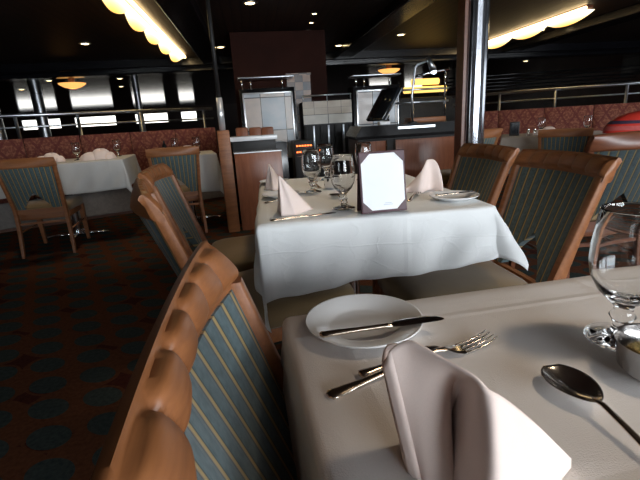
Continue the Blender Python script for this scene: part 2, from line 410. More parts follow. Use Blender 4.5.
# ------------------------------------------------------------------ dining chair
def make_chair(label, group, slant=-.42):
    t = thing('dining_chair', label, 'chair', group=group)
    HW = .240
    def bow(s): return -.045*(1-s*s)
    # seat cushion
    def outl(k, n, inset, z):
        a = 2*PI*k/n; c_, s_ = math.cos(a), math.sin(a)
        e = .35; x = abs(c_)**e*(1 if c_ >= 0 else -1); y = abs(s_)**e*(1 if s_ >= 0 else -1)
        hw = .235 if y > 0 else .215
        return (x*(hw-inset), .02 + y*(.235-inset), z)
    rings = [[outl(k, 48, i, z) for k in range(48)] for i, z in ((.012,.372), (0,.382), (0,.43), (.008,.447), (.03,.457), (.09,.464), (.16,.467))]
    MB().loft(rings, True, True).build('seat', M['seat'], t, auto=60)
    MB().box((0, .02, .345), (.41, .42, .055), .008).build('seat_frame', M['wood'], t, auto=40)
    for sx in (-1, 1):
        rings = [[(sx*.2+dx*w_/2, .215+dy*w_/2+ (0.02 if z == 0 else 0), z) for dx, dy in ((-1,-1),(1,-1),(1,1),(-1,1))] for z, w_ in ((.372,.042), (.28,.042), (0,.026))]
        MB().loft(rings, True, True).build('leg', M['wood'], t, smooth=False)
    def post_c(z):
        if z < .42:
            k = z/.42; return (.197 + .012*(1-k), -.255 - .045*(1-k)**1.5)
        k = (z-.42)/.45; return (.197 + .028*k**1.1, -.255 - .130*k - .014*k*k)
    for sx in (-1, 1):
        rings = []
        for z in [0, .1, .2, .3, .38, .44, .5, .6, .7, .79, .812]:
            x, y = post_c(z); wx = .030 if z > .05 else .024; wy = .034 + .016*math.exp(-((z-.42)/.14)**2)
            rings.append([(sx*x+a*wx/2, y+c*wy/2, z) for a, c in ((-1,-.8),(-.8,-1),(.8,-1),(1,-.8),(1,.8),(.8,1),(-.8,1),(-1,.8))])
        MB().loft(rings, True, True).build('back_post', M['wood'], t, auto=50)
    # carved top rail: rope-like slanted lobes along the front face
    NS, NT = 160, 26
    yb = post_c(.86)[1]
    pts = []; LOB = 6.6
    for i in range(NS+1):
        s = -1 + 2*i/NS; x = s*HW
        k2 = 1-s*s; az = .006*k2
        yt = yb - .013 - .006*k2; ybt = yb + .035 - .050*k2      # crest line and lower front edge in plan
        ring = [(x, ybt-.032, .796+az*.3), (x, ybt-.038, .806+az*.3), (x, .6*(ybt-.038)+.4*(yt-.012), .835+az), (x, yt-.014, .859+az), (x, yt-.008, .869+az)]
        for j in range(NT+1):
            q = j/NT
            fy = yt + (ybt-yt)*q + .006*math.sin(PI*q); fz = .872 - .074*q
            ph = (s*.5*LOB - q*slant)
            a = 2*(ph - math.floor(ph)) - 1
            qq = (q-.08)/.76
            if 0 < qq < 1: hgt = .0138*max(0, 1 - abs(2*qq-1)**6 - abs(a)**2.6)**.55
            else: hgt = 0
            hgt *= min(1, (1-abs(s))*14)
            ring.append((x, fy + hgt*.85, fz + az + hgt*.5))
        ring.append((x, ybt-.004, .796+az*.3)); ring.append((x, ybt-.018, .793+az*.3))
        pts.append(ring)
    MB().loft(pts, True, True).build('top_rail', M['wood'], t, auto=75)
    # upholstered back panel with a pointed notch cut from its lower edge
    NU, NV = 40, 26
    zt, zb = .805, .43
    def pz(u):
        s = 2*u-1; k = abs(s)
        return zb + .150*max(0, 1-(k/.60))**.75 if k < .60 else zb
    def surf(u, v, off):
        s = 2*u-1; z0 = pz(u); z = z0 + (zt-z0)*v
        px, py = post_c(z)
        kk = (z-.42)/.45
        return (s*(px-.012), py + bow(s)*(.35+.65*max(0, kk)) + off*(1-abs(s)**6)**.5 + .004*0, z)
    b = MB()
    rings = []; uvs = []
    for v in [j/NV for j in range(NV+1)]:
        r = [surf(i/NU, v, .010) for i in range(NU+1)] + [surf(i/NU, v, -.022) for i in range(NU, -1, -1)]
        rings.append(r); uvs += [(i/NU, v) for i in range(NU+1)] + [(i/NU, v) for i in range(NU, -1, -1)]
    b.loft(rings, True, False, uvs)
    n2 = 2*(NU+1)
    o = len(b.v)
    for row in (0, NV):
        base = row*n2
        for i in range(NU): b.f.append((base+i, base+i+1, base+n2-2-i, base+n2-1-i))
    b.build('back_panel', M['stripe'], t, auto=60)
    def bar(z, hz, dep, bw, name):
        px, py = post_c(z); rings = []
        for i in range(17):
            s = -1+2*i/16
            y = py + bow(s)*bw; x = s*(px-.005)
            rings.append([(x, y-dep/2, z-hz/2), (x, y+dep/2, z-hz/2), (x, y+dep/2, z+hz/2), (x, y-dep/2, z+hz/2)])
        MB().loft(rings, True, True).build(name, M['wood'], t, auto=40)
    bar(.405, .042, .022, .25, 'lower_rail')
    bar(.30, .018, .016, 0, 'stretcher')
    for sx in (-1, 1):
        MB().tube([(sx*.21, -.262, .22), (sx*.203, .222, .22)], .008, 8).build('stretcher', M['wood'], t)
    return t
GC = 'carved wooden dining chairs with striped backs'
near = make_chair('large carved wooden chair in the foreground left, pulled up to the nearest table', GC)
near.location = (.325, .383, 0); near.rotation_euler = (0, 0, -PI/2)
def ch(x, y, rz, label, sc_=None, src=None): return dup(src or near, (x, y, 0), math.radians(rz), label, GC, sc_)
mirror_chair = make_chair('wooden chair right of the middle table, nearer one, its striped back fully visible', GC, .42)
mirror_chair.location = (.70, 1.40, 0); mirror_chair.rotation_euler = (0, 0, PI/2)
ch(.03, 1.51, -75, 'wooden chair left of the middle table, nearer one, seen edge-on along its back')
ch(-.055, 2.06, -90, 'wooden chair left of the middle table, second one, behind the edge-on chair')
ch(.72, 1.95, 90, 'wooden chair right of the middle table, farther one, beside the chrome column', None, mirror_chair)
ch(-1.95, 4.30, 6, 'wooden chair with its back to us at the far left table by the banquette')
ch(-.81, 4.60, 9, 'wooden chair with its back to us at the back table behind the wooden post')
ch(3.14, 4.01, -35, 'wooden chair with its back to us before the far right table, between goblets', .95)
shady = ch(1.83, 2.20, -3, 'wooden chair back with shade painted into its colours at the right edge, in front of the red bag', 1.03)
for c in shady.children:  # shadow on this chair is put into its wood and fabric colours
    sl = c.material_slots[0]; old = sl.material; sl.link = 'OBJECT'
    sl.material = M['stripe_shaded'] if old is M['stripe'] else (M['wood_dark'] if old is M['wood'] else old)
ch(1.95, 4.06, 18, 'wooden chair half hidden behind the chrome column, on its right')

# ------------------------------------------------------------------ tables and cloths
def make_table(x, y, w, l, rz, label, ztop=.742):
    t = thing('dining_table', label, 'table', (x, y, 0), rz, None)
    MB().box((0, 0, ztop-.015), (w-.02, l-.02, .03), .004).build('tabletop', M['wood_dark'], t, auto=40)
    prof = [(.0,.028), (.045,.03), (.04,.06), (.036,.09), (.036,ztop-.06), (.11,ztop-.045), (.11,ztop-.03), (0,ztop-.03)]
    MB().lathe(prof, n=24).build('pedestal', M['chrome'], t, auto=40)
    b = MB()
    for a in range(4):
        c_, s_ = math.cos(a*PI/2+PI/4*0), math.sin(a*PI/2+PI/4*0)
        b.tube([(0,0,.028), (c_*.16, s_*.16, .024), (c_*.30, s_*.30, .014)], [.022,.018,.013], 8)
    b.build('foot', M['chrome'], t)
    return t
def make_cloth(x, y, w, l, rz, hang, label, mat='cloth', z=.75, seed=1, wav=1.0, flare=.06, name='tablecloth', skew=0, fskew=0):
    rnd = random.Random(seed); ph = [rnd.uniform(0, 6.28) for _ in range(12)]
    hw, hl = w/2, l/2; R = .012
    flare0 = flare
    def P(u, v):
        cx = max(-hw, min(hw, u)); flare = flare0 + fskew*cx/hw; cy = max(-hl, min(hl, v)); du, dv = u-cx, v-cy
        rho = math.hypot(du, dv)
        if rho < 1e-9:
            zz = z + .0012*math.sin(u*9+ph[0])*math.sin(v*7+ph[1])
            return (u, v, zz - .0)
        nx, ny = du/rho, dv/rho
        corner = 2*abs(nx*ny)
        if rho < R*1.57:
            a = rho/R; out = R*math.sin(a); dz = R*(1-math.cos(a))
        else:
            k = rho - R*1.57; out = R + k*flare*(1+2.6*corner**1.5); dz = R + k*math.sqrt(max(.2, 1-(flare*(1+2.6*corner**1.5))**2))
        tpos = cx*(1 if abs(ny) > abs(nx) else 0) + cy*(1 if abs(nx) >= abs(ny) else 0)
        dep = rho/hang
        wob = wav*dep*(.012*math.sin(tpos*11+ph[2]) + .008*math.sin(tpos*23+ph[3]+u*3) + .004*math.sin(tpos*51+dep*4+ph[4]))
        wob += wav*.0035*math.sin(tpos*30 + dep*9 + ph[5])*min(1, dep*2)
        wob = wob*(1-.6*corner)
        sag = wav*.012*dep*math.sin(tpos*6+ph[6])
        return (cx + nx*(out+wob), cy + ny*(out+wob), z - dz - sag + skew*dep*cx/hw)
    def lin(h):
        a = []; k = 44; e = 14
        full = [-h-hang + hang*i/e*1.0 for i in range(e)] 
        # finer near the edge bend
        neg = sorted(set([-h-hang*(1-i/e) for i in range(e)] + [-h-R*1.57*j/3 for j in range(4)]))
        mid = [-h + 2*h*i/k for i in range(1, k)]
        pos = [-q for q in reversed(neg)]
        return neg + mid + pos
    us, vs_ = lin(hw), lin(hl)
    b = MB(); b.add([P(u, v) for u in us for v in vs_], [(i*len(vs_)+j, (i+1)*len(vs_)+j, (i+1)*len(vs_)+j+1, i*len(vs_)+j+1) for i in range(len(us)-1) for j in range(len(vs_)-1)])
    o = b.build(name, M[mat], None, solid=.002, offset=-1)
    o.location = (x, y, 0); o.rotation_euler = (0, 0, rz)
    return tag(o, label, 'tablecloth', 'white tablecloths')
r1 = math.radians(2.0)
c1, s1 = math.cos(r1), math.sin(r1)
W1, L1 = .80, .96
cx1, cy1 = .03 + c1*W1/2 + s1*L1/2, .583 + s1*W1/2 - c1*L1/2
make_table(cx1, cy1, W1, L1, r1, 'nearest table, in the foreground, under the grey-white cloth with the bread plate')
make_cloth(cx1, cy1, W1, L1, r1, .24, 'grey-white tablecloth on the nearest table, under the bread plate and spoon', seed=3, wav=.5, flare=.05)
W2, L2 = .72, 1.00
make_table(.37, 1.70, W2, L2, math.radians(-2), 'middle table, under the bright white cloth with the menu stand')
make_cloth(.37, 1.70, W2, L2, math.radians(-2), .205, 'bright white creased tablecloth on the middle table, under the menu stand', 'cloth_mid', seed=5, wav=1.3, flare=.05, skew=.055, fskew=.06)
make_table(-1.93, 4.72, 1.25, .80, math.radians(6), 'far left table under white cloth, in front of the left banquette', .782)
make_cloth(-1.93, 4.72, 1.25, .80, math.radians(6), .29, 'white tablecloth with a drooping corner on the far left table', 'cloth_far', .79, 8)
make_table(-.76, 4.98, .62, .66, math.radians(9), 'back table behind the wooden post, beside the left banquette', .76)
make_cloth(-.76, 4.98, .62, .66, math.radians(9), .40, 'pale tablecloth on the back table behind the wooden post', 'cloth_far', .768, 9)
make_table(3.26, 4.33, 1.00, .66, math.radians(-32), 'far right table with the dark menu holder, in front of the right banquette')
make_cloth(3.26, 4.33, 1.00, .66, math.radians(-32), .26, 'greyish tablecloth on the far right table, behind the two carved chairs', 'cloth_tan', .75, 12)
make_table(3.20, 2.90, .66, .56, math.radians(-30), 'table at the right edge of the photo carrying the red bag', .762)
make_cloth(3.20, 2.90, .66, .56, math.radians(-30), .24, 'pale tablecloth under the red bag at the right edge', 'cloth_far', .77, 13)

# ------------------------------------------------------------------ tableware
Z = .7515
def goblet(x, y, label, z=Z, s=1.0, first=[None]):
    g = 'stemmed water goblets on the tables'
    if first[0] is not None: return dup_one(first[0], x, y, z, label, g, s)
    prof = [(.0,.0035), (.034,.0), (.0365,.0015), (.036,.004), (.022,.007), (.011,.012), (.0085,.020), (.0105,.028), (.014,.034), (.0105,.040), (.010,.047),
            (.018,.056), (.029,.068), (.0372,.086), (.0405,.106), (.0402,.128), (.0375,.150), (.0352,.172), (.0346,.1735), (.0338,.172),
            (.0360,.150), (.0386,.128), (.0388,.106), (.0355,.087), (.027,.071), (.014,.061), (.0,.058)]
    o = MB().lathe(prof, n=56).build('water_goblet', M['glass'])
    o.location = (x, y, z); o.scale = (s,)*3; first[0] = o
    return tag(o, label, 'goblet', g)
def dup_one(o, x, y, z, label, g, s=1, rz=0):
    c = o.copy(); COL.objects.link(c); c.location = (x, y, z); c.scale = (s,)*3; c.rotation_euler = (0,0,rz); return tag(c, label, c['category'], g)
o = goblet(.424, .408, 'large clear goblet on the nearest table at the right edge'); o.scale = (1.04,1.04,.955)
goblet(.276, 1.338, 'clear goblet directly left of the menu stand on the middle table')
goblet(.226, 1.715, 'clear goblet on the middle table, left and behind the goblet by the menu stand')
goblet(.345, 2.06, 'clear goblet farthest back on the middle table, between the two front goblets')
goblet(.505, 1.95, 'clear goblet hidden behind the menu stand, only its rim showing')
goblet(-1.44, 4.90, 'goblet beside the folded napkin on the far left table', .792)
goblet(-1.76, 4.66, 'goblet showing above the chair rail on the far left table', .792)
goblet(-.62, 4.98, 'right goblet on the back table behind the wooden post', .770)
goblet(-.86, 5.02, 'left goblet on the back table behind the wooden post', .770)
goblet(3.239, 4.485, 'goblet left of the chair on the far right table', .752)
goblet(3.505, 4.118, 'goblet right of the chair on the far right table', .752)

def plate(x, y, r, label, z=Z):
    prof = [(0,.004), (r*.55,.004), (r*.62,.006), (r*.70,.011), (r*.98,.016), (r,.0165), (r*.985,.0135), (r*.72,.006), (r*.62,.0), (0,.0)]
    o = MB().lathe(prof, n=64).build('bread_plate', M['china']); o.location = (x, y, z)
    return tag(o, label, 'plate', 'white bread plates')
plate(.128, .520, .081, 'white bread plate with a butter knife on the nearest table')
plate(.655, 1.33, .082, 'white plate with a knife at the right corner of the middle table')
plate(.090, 1.665, .075, 'white bread plate behind the front left napkin on the middle table')
plate(.085, 2.07, .072, 'white bread plate at the far left corner of the middle table')

def xf(b, p0, p1, z0, z1):
    """frame running from p0 to p1 (local x along, y across, z up)"""
    a = Vector((p0[0], p0[1], z0)); c = Vector((p1[0], p1[1], z1)); d = (c-a).normalized()
    s = Vector((0,0,1)).cross(d).normalized(); u = d.cross(s)
    return a, d, s, u, (c-a).length
def sweep(b, fr, sec):
    a, d, s, u, L = fr; rings = []
    for (t, w, h, dz, off) in sec:
        r = []
        for k in range(12):
            an = 2*PI*k/12; r.append(a + d*(t*L) + s*(off + math.cos(an)*w/2) + u*(dz + math.sin(an)*h/2))
        rings.append(r)
    b.loft(rings, True, True)
def knife(p0, p1, z0, z1, label, name='butter_knife', cat='knife'):
    a, d, s, u, L = fr = xf(None, p0, p1, z0, z1)
    t = thing(name, label, cat, a, 0, 'table knives')
    fr = (Vector((0,0,0)), d, s, u, L)
    b = MB(); sweep(b, fr, [(0,.006,.004,0,0), (.02,.014,.007,0,0), (.08,.013,.007,0,0), (.3,.0085,.006,0,0), (.52,.008,.006,0,0), (.56,.011,.007,0,0), (.575,.008,.004,0,0)])
    b.build('handle', M['brass'], t, auto=60)
    b = MB(); sweep(b, fr, [(.575,.008,.003,0,0), (.60,.016,.003,0,.002), (.70,.019,.0024,0,.003), (.88,.019,.002,0,.003), (.96,.014,.002,0,.001), (1,.004,.0015,0,-.002)])
    b.build('blade', M['blade'], t, auto=60)
    return t
def fork(p0, p1, z, label):
    a, d, s, u, L = xf(None, p0, p1, z, z)
    t = thing('dinner_fork', label, 'fork', a, 0, 'table forks')
    fr = (Vector((0,0,0)), d, s, u, L)
    b = MB(); sweep(b, fr, [(0,.008,.003,.002,0), (.015,.017,.006,.002,0), (.06,.016,.006,.002,0), (.2,.009,.005,.004,0), (.5,.0065,.004,.011,0), (.62,.006,.004,.012,0), (.68,.011,.0035,.010,0)])
    b.build('handle', M['brass'], t, auto=60)
    b = MB(); sweep(b, fr, [(.68,.011,.0035,.010,0), (.72,.021,.003,.006,0), (.76,.024,.0026,.003,0), (.79,.024,.0024,.002,0)])
    for k in range(4):
        o = (k-1.5)*.0066
        sweep(b, fr, [(.78,.0042,.0024,.002,o), (.86,.0036,.0022,.002,o), (.94,.003,.002,.004,o*.98), (1,.0014,.0014,.009,o*.96)])
    b.build('tines', M['silver'], t, auto=60)
    return t
def spoon(p0, p1, z, label):
    """p0 tip of bowl, p1 handle end"""
    a, d, s, u, L = xf(None, p0, p1, z, z)
    t = thing('dessert_spoon', label, 'spoon', a, 0, 'table spoons')
    BL = .068
    b = MB()
    def f(q, r):
        x = q*BL; w = .0215*math.sin(PI*min(1, q*.97+.03)**.85)**.62 * (1 if q < 1 else 0) + .002
        v = 2*r-1
        dep = .009*(1-v*v)*math.sin(PI*q)**.8
        return d*x + s*(v*w) + u*(.0105 - dep + .003*q)
    b.grid(f, 26, 16)
    b.build('bowl', M['silver'], t, solid=.0012, offset=0)
    b = MB(); sweep(b, (Vector((0,0,0)), d, s, u, L), [(BL/L-.03,.006,.0018,.0128,0), (BL/L+.03,.006,.004,.015,0), (.5,.0065,.004,.012,0), (.8,.010,.004,.004,0), (.95,.016,.005,.0028,0), (1,.008,.003,.0028,0)])
    b.build('handle', M['brass'], t, auto=60)
    return t
knife((.060,.478), (.227,.481), Z+.0205, Z+.0205, 'butter knife lying across the bread plate on the nearest table')
fork((.052,.380), (.276,.446), Z, 'fork on the nearest table, handle and tines sticking out from the big napkin')
knife((.093,.4055), (.205,.438), Z+.0042, Z+.0042, 'knife handle tucked behind the big napkin beside the fork', 'table_knife')
spoon((.2975,.3635), (.291,.166), Z, 'spoon with its bowl up on the nearest table, right of the big napkin')
knife((.030,1.235), (.235,1.268), Z+.004, Z+.004, 'knife along the front edge of the middle table, before the front napkin', 'table_knife')
knife((.585,1.318), (.735,1.335), Z+.0205, Z+.0205, 'knife lying across the plate at the right corner of the middle table', 'table_knife')
fork((.505,1.355), (.585,1.475), Z, 'fork beside the right napkin on the middle table')
fork((.022,1.560), (.150,1.585), Z, 'fork at the left edge of the middle table, behind the front napkin')
knife((.016,1.735), (.16,1.765), Z+.004, Z+.004, 'knife at the left edge of the middle table, behind the small bread plate', 'table_knife')
spoon((.285,1.585), (.302,1.415), Z, 'spoon behind the goblet beside the menu stand')
spoon((.255,1.965), (.270,1.80), Z, 'spoon farther back on the middle table, behind the second goblet')

# folded napkins on the middle table: stiff pyramids
def napkin(pk, base, label, z=Z, bulge=.006, mat='napkin', nm='folded_napkin', grp='folded blush napkins', tipr=.0):
    """pk peak (x,y,z); base: ring of (x,y) points, alternating out-folds and in-folds"""
    c = Vector((sum(p[0] for p in base)/len(base), sum(p[1] for p in base)/len(base), z))
    t = MB(); n = len(base); NQ, NR = 12, 8
    pkv = Vector(pk)
    rings = []
    for i in range(NQ+1):
        q = (i/NQ); ring = []
        for k in range(n):
            a = Vector((*base[k][:2], z)); b2 = Vector((*base[(k+1) % n][:2], z))
            for j in range(NR):
                r = j/NR; p = a.lerp(b2, r)
                top = pkv + (p-c)*.03
                e = top.lerp(p, q**1.12)
                nrm = (b2-a).cross(Vector((0,0,1))).normalized()
                e = e + nrm*(bulge*math.sin(PI*q)*math.sin(PI*r)*(1 if k % 2 else -.7))
                e.z = max(z+.0002, e.z) if q < 1 else z+.0002
                ring.append(e)
        rings.append(ring)
    t.loft(rings, True, False)
    o = t.build(nm, M[mat], solid=.0016, offset=-1)
    return tag(o, label, 'napkin', grp)
napkin((.072,1.335,Z+.122), [(.066,1.300), (.115,1.300), (.178,1.375), (.110,1.385), (.060,1.40)], 'front left folded napkin standing in a peak on the middle table')
napkin((.062,1.900,Z+.112), [(.032,1.890), (.070,1.850), (.130,1.880), (.10,1.945), (.040,1.95)], 'rear left folded napkin standing in a peak on the middle table')
# right napkin: lopsided fan with a rounded top
def napkin_fan(loc, rz, label, s=1):
    b = MB()
    def f(u, v):
        x = -.085 + .165*u
        hgt = .012 + .105*min(1, (u/.62)**1.25)*(1-max(0, (u-.78)/.22)**2.2*.55)
        y = .020*math.sin(u*PI*3.2+.4)*(1-.55*v) + .018*(u-.5)
        lean = .02*v*v
        return (x*(1-.12*v) + .012*v, y + lean, hgt*v)
    b.grid(f, 48, 14)
    def g(u, v):
        x = -.06 + .15*u
        hgt = .012 + .088*min(1, (u/.55)**1.2)*(1-max(0, (u-.72)/.28)**2*.6)
        y = .045 + .015*math.sin(u*PI*2.5+1.5)*(1-.5*v)
        return (x*(1-.15*v), y - .022*v, hgt*v)
    b.grid(g, 40, 12)
    o = b.build('folded_napkin', M['napkin'], solid=.0016, offset=0); o.location = loc; o.rotation_euler = (0,0,rz); o.scale = (s,)*3
    return tag(o, label, 'napkin', 'folded blush napkins')
napkin_fan((.615,1.51,Z), -.05, 'folded napkin with a rounded top right of the menu stand on the middle table')
def napkin_lump(loc, rz, label, s=1):
    b = MB()
    for k, (ox, oy, w_, d_, h_, tw) in enumerate(((-.05,0,.085,.055,.062,.3), (.03,.005,.085,.058,.085,-.25), (.095,-.005,.05,.05,.055,.5))):
        def f(u, v):
            a = 2*PI*u; e = PI/2*v
            rr = 1+.07*math.sin(3*a+k)+.05*math.sin(7*a+2*k)*(1-v)
            x, y = w_*rr*math.cos(a)*math.cos(e)**.7, d_*rr*math.sin(a)*math.cos(e)**.7
            return (ox + x*math.cos(tw)-y*math.sin(tw), oy + x*math.sin(tw)+y*math.cos(tw), h_*math.sin(e)*(1+.08*math.sin(2*a+k)))
        b.grid(f, 36, 10)
    o = b.build('folded_napkin', M['napkin']); o.location = loc; o.rotation_euler = (0,0,rz); o.scale = (s,)*3
    return tag(o, label, 'napkin', 'folded blush napkins')
napkin_lump((-1.54,4.56,.792), .1, 'white folded napkin on the far left table beside the chair', 1.15)
napkin_lump((-2.02,4.62,.792), .2, 'white folded napkin partly hidden by the chair rail on the far left table')
napkin_lump((-.74,4.86,.770), .2, 'small folded napkin on the back table behind the wooden post')
napkin_lump((3.14,4.27,.752), -.5, 'white folded napkin on the far right table left of the chair', .9)

# big napkin in the foreground: standing pleated fold
def cr(pts, t):
    n = len(pts)-1; x = t*n; i = min(n-1, int(x)); f = x-i
    P = [Vector(pts[max(0, min(n, i+k))]) for k in (-1, 0, 1, 2)]
    return .5*((2*P[1]) + (P[2]-P[0])*f + (2*P[0]-5*P[1]+4*P[2]-P[3])*f*f + (3*P[1]-P[0]-3*P[2]+P[3])*f**3)
top = [(.0885,.276,.862), (.101,.270,.871), (.116,.247,.868), (.128,.228,.865), (.1345,.2185,.860), (.150,.219,.847), (.192,.240,.801), (.230,.249,.757)]
bot = [(.108,.262,Z), (.112,.252,Z), (.128,.245,Z), (.130,.262,Z), (.124,.200,Z), (.168,.205,Z), (.205,.232,Z), (.228,.246,Z)]
b = MB()
def fA(u, v):
    a, c = cr(top, u), cr(bot, u)
    p = a.lerp(c, v)
    m = math.sin(PI*v)
    # the deep hollow between the left sheet and the front fold
    k = math.exp(-((u-.41)/.14)**2); p += Vector((.016, .038, -.004))*k*m
    k = math.exp(-((u-.60)/.07)**2); p += Vector((-.006, -.014, .004))*k*m
    return p
b.grid(fA, 72, 26)
# layered folds behind the left edge
top2 = [(.083,.280,.848), (.092,.287,.860), (.118,.272,.855), (.150,.255,.835), (.195,.262,.790)]
bot2 = [(.100,.268,Z), (.104,.290,Z), (.130,.300,Z), (.170,.285,Z), (.215,.270,Z)]
b.grid(lambda u, v: cr(top2, u).lerp(cr(bot2, u), v) + Vector((0,.004*math.sin(PI*v),0)), 40, 16)
top3 = [(.0885,.276,.862), (.086,.2755,.858), (.083,.280,.848)]
bot3 = [(.108,.262,Z), (.105,.260,Z), (.100,.268,Z)]
b.grid(lambda u, v: cr(top3, u).lerp(cr(bot3, u), v), 8, 14)
o = b.build('folded_napkin', M['napkin'], solid=.0022, offset=0)
tag(o, 'large blush napkin folded upright in the foreground on the nearest table', 'napkin', 'folded blush napkins')

# butter dish, right edge of the nearest table
t = thing('butter_dish', 'round steel butter dish at the right edge of the nearest table', 'dish', (.408,.337,Z))
MB().lathe([(0,.0), (.034,.0), (.040,.006), (.0445,.034), (.0455,.036), (.043,.034), (.038,.008), (0,.004)], n=48).build('bowl', M['silver'], t, auto=60)
g = 'wrapped butter pats in the steel dish'
for i, (dx, dy, dz, rz, mt, lb) in enumerate(((-.018,.012,.020,.4,'gold','gold foil-wrapped butter pat on the left of the steel dish'), (.012,-.014,.019,1.1,'foil','cream foil-wrapped butter pat on the right of the steel dish'))):
    o = MB().box((0,0,0), (.024,.022,.014), .004, Matrix.Rotation(.18, 3, 'X'), 3).build('butter_pat', M[mt], auto=50)
    o.location = (.408+dx, .337+dy, Z+dz); o.rotation_euler = (0,0,rz); tag(o, lb, 'butter', g)
t = thing('butter_dish', 'small steel tub between the goblets on the middle table', 'dish', (.315,1.775,Z))
MB().lathe([(0,0), (.027,0), (.030,.004), (.032,.045), (.033,.047), (.031,.045), (.028,.006), (0,.004)], n=36).build('bowl', M['chrome'], t, auto=60)

# menu stand
t = thing('menu_stand', 'white octagonal menu page in a maroon table stand on the middle table', 'menu', (.381,1.228,Z), math.radians(2))
MW, MH = .146, .185
lean = math.radians(8)
def leaf(yoff, sgn, name):
    R = Matrix.Rotation(-lean*sgn, 3, 'X')
    return R
Rf = Matrix.Rotation(-lean, 3, 'X')
def onleaf(x, z, off=0): return Rf @ Vector((x, -off, z))
MB().box(Rf @ Vector((0, .003, MH/2)), (MW, .006, MH), .0015, Rf).build('front_cover', M['maroon'], t, auto=40)
Rb = Matrix.Rotation(lean, 3, 'X'); 
MB().box(Rb @ Vector((0, .003, MH/2)) + Vector((0, .052, 0)), (MW, .006, MH), .0015, Rb).build('back_cover', M['maroon'], t, auto=40)
b = MB(); hw, z0, z1, k = MW/2-.006, .008, MH-.006, .024
octo = [(-hw+k,z0), (hw-k,z0), (hw,z0+k), (hw,z1-k), (hw-k,z1), (-hw+k,z1), (-hw,z1-k), (-hw,z0+k)]
b.add([onleaf(x, z, .0012) for x, z in octo], [tuple(range(8))])
pg = b.build('page', M['paper'], t, smooth=False)
b = MB()
for i, (zz, ww) in enumerate(((.022,.030), (.027,.022))): b.add([onleaf(x, z, .0018) for x, z in ((-.0+.012-ww/2,zz), (.012+ww/2,zz), (.012+ww/2,zz+.0022), (.012-ww/2,zz+.0022))], [(0,1,2,3)])
b.build('fine_print', M['ink'], pg, smooth=False)
for sx, sz in ((-1,0), (1,0), (-1,1), (1,1)):
    zc = z0-.004 if sz == 0 else z1+.003; xc = sx*(hw+.003); kk = k+.010
    b = MB(); dz = kk if sz == 0 else -kk
    b.add([onleaf(x, z, .0024) for x, z in ((xc,zc), (xc-sx*kk,zc), (xc,zc+dz))], [(0,1,2)])
    b.build('corner_holder', M['maroon'], t, smooth=False)

# far tables' small things
def menu_small(x, y, z, label):
    t = thing('menu_stand', label, 'menu', (x, y, z), -.4)
    MB().box((0,0,.075), (.10,.03,.15), .006).build('cover', M['blackm'], t, auto=40)
    MB().box((0,-.0165,.08), (.075,.002,.11)).build('page', M['screen'], t, smooth=False)
menu_small(2.874, 4.43, .752, 'dark upright menu holder on the far right table')
def shaker(x, y, z, label, first=[None]):
    t = thing('salt_shaker', label, 'shaker', (x, y, z), 0, 'shakers on the far tables')
    MB().lathe([(0,0), (.018,0), (.020,.01), (.014,.05), (0,.05)], n=20).build('body', M['glass'], t, auto=60)
    MB().lathe([(.0145,.05), (.0155,.052), (.013,.066), (0,.07)], n=20).build('cap', M['chrome'], t, auto=60)
shaker(2.977, 4.33, .752, 'left shaker beside the dark menu holder on the far right table')
shaker(3.017, 4.281, .752, 'right shaker beside the dark menu holder on the far right table')
o = MB().lathe([(0,0), (.03,0), (.032,.01), (.032,.13), (.014,.165), (.012,.20), (0,.20)], n=24).build('wine_bottle', M['black'], auto=50)
o.location = (-.99, 5.09, .770); o.scale = (.75,)*3; tag(o, 'small dark bottle on the back table in front of the banquette', 'bottle')

# red printed bag
t = thing('red_bag', 'bright red printed bag with dark and white bands at the right edge of the photo', 'bag', (3.10,2.96,.7725), math.radians(-40))
def dome(k0, k1, off, zlo=0):
    b = MB(); rings = []
    for i in range(9):
        q = k0+(k1-k0)*i/8; z = .205*q
        w = .33*math.sqrt(max(.0, 1-(max(0,q-.15)/.86)**2.1))+off; d = .13*math.sqrt(max(0, 1-(max(0,q-.15)/.86)**2.4))+off
        rings.append([(w*math.copysign(abs(math.cos(2*PI*k/40))**.7, math.cos(2*PI*k/40)), d*math.copysign(abs(math.sin(2*PI*k/40))**.7, math.sin(2*PI*k/40)), z) for k in range(40)])
    return b.loft(rings, True, True)
dome(.0, 1.0, 0).build('shell', M['red'], t, auto=50)
dome(.50, .62, .003).build('dark_band', M['navy'], t, auto=50)
dome(.26, .42, .003).build('pink_band', M['redstripe'], t, auto=50)
dome(.03, .16, .003).build('white_band', M['whitep'], t, auto=50)

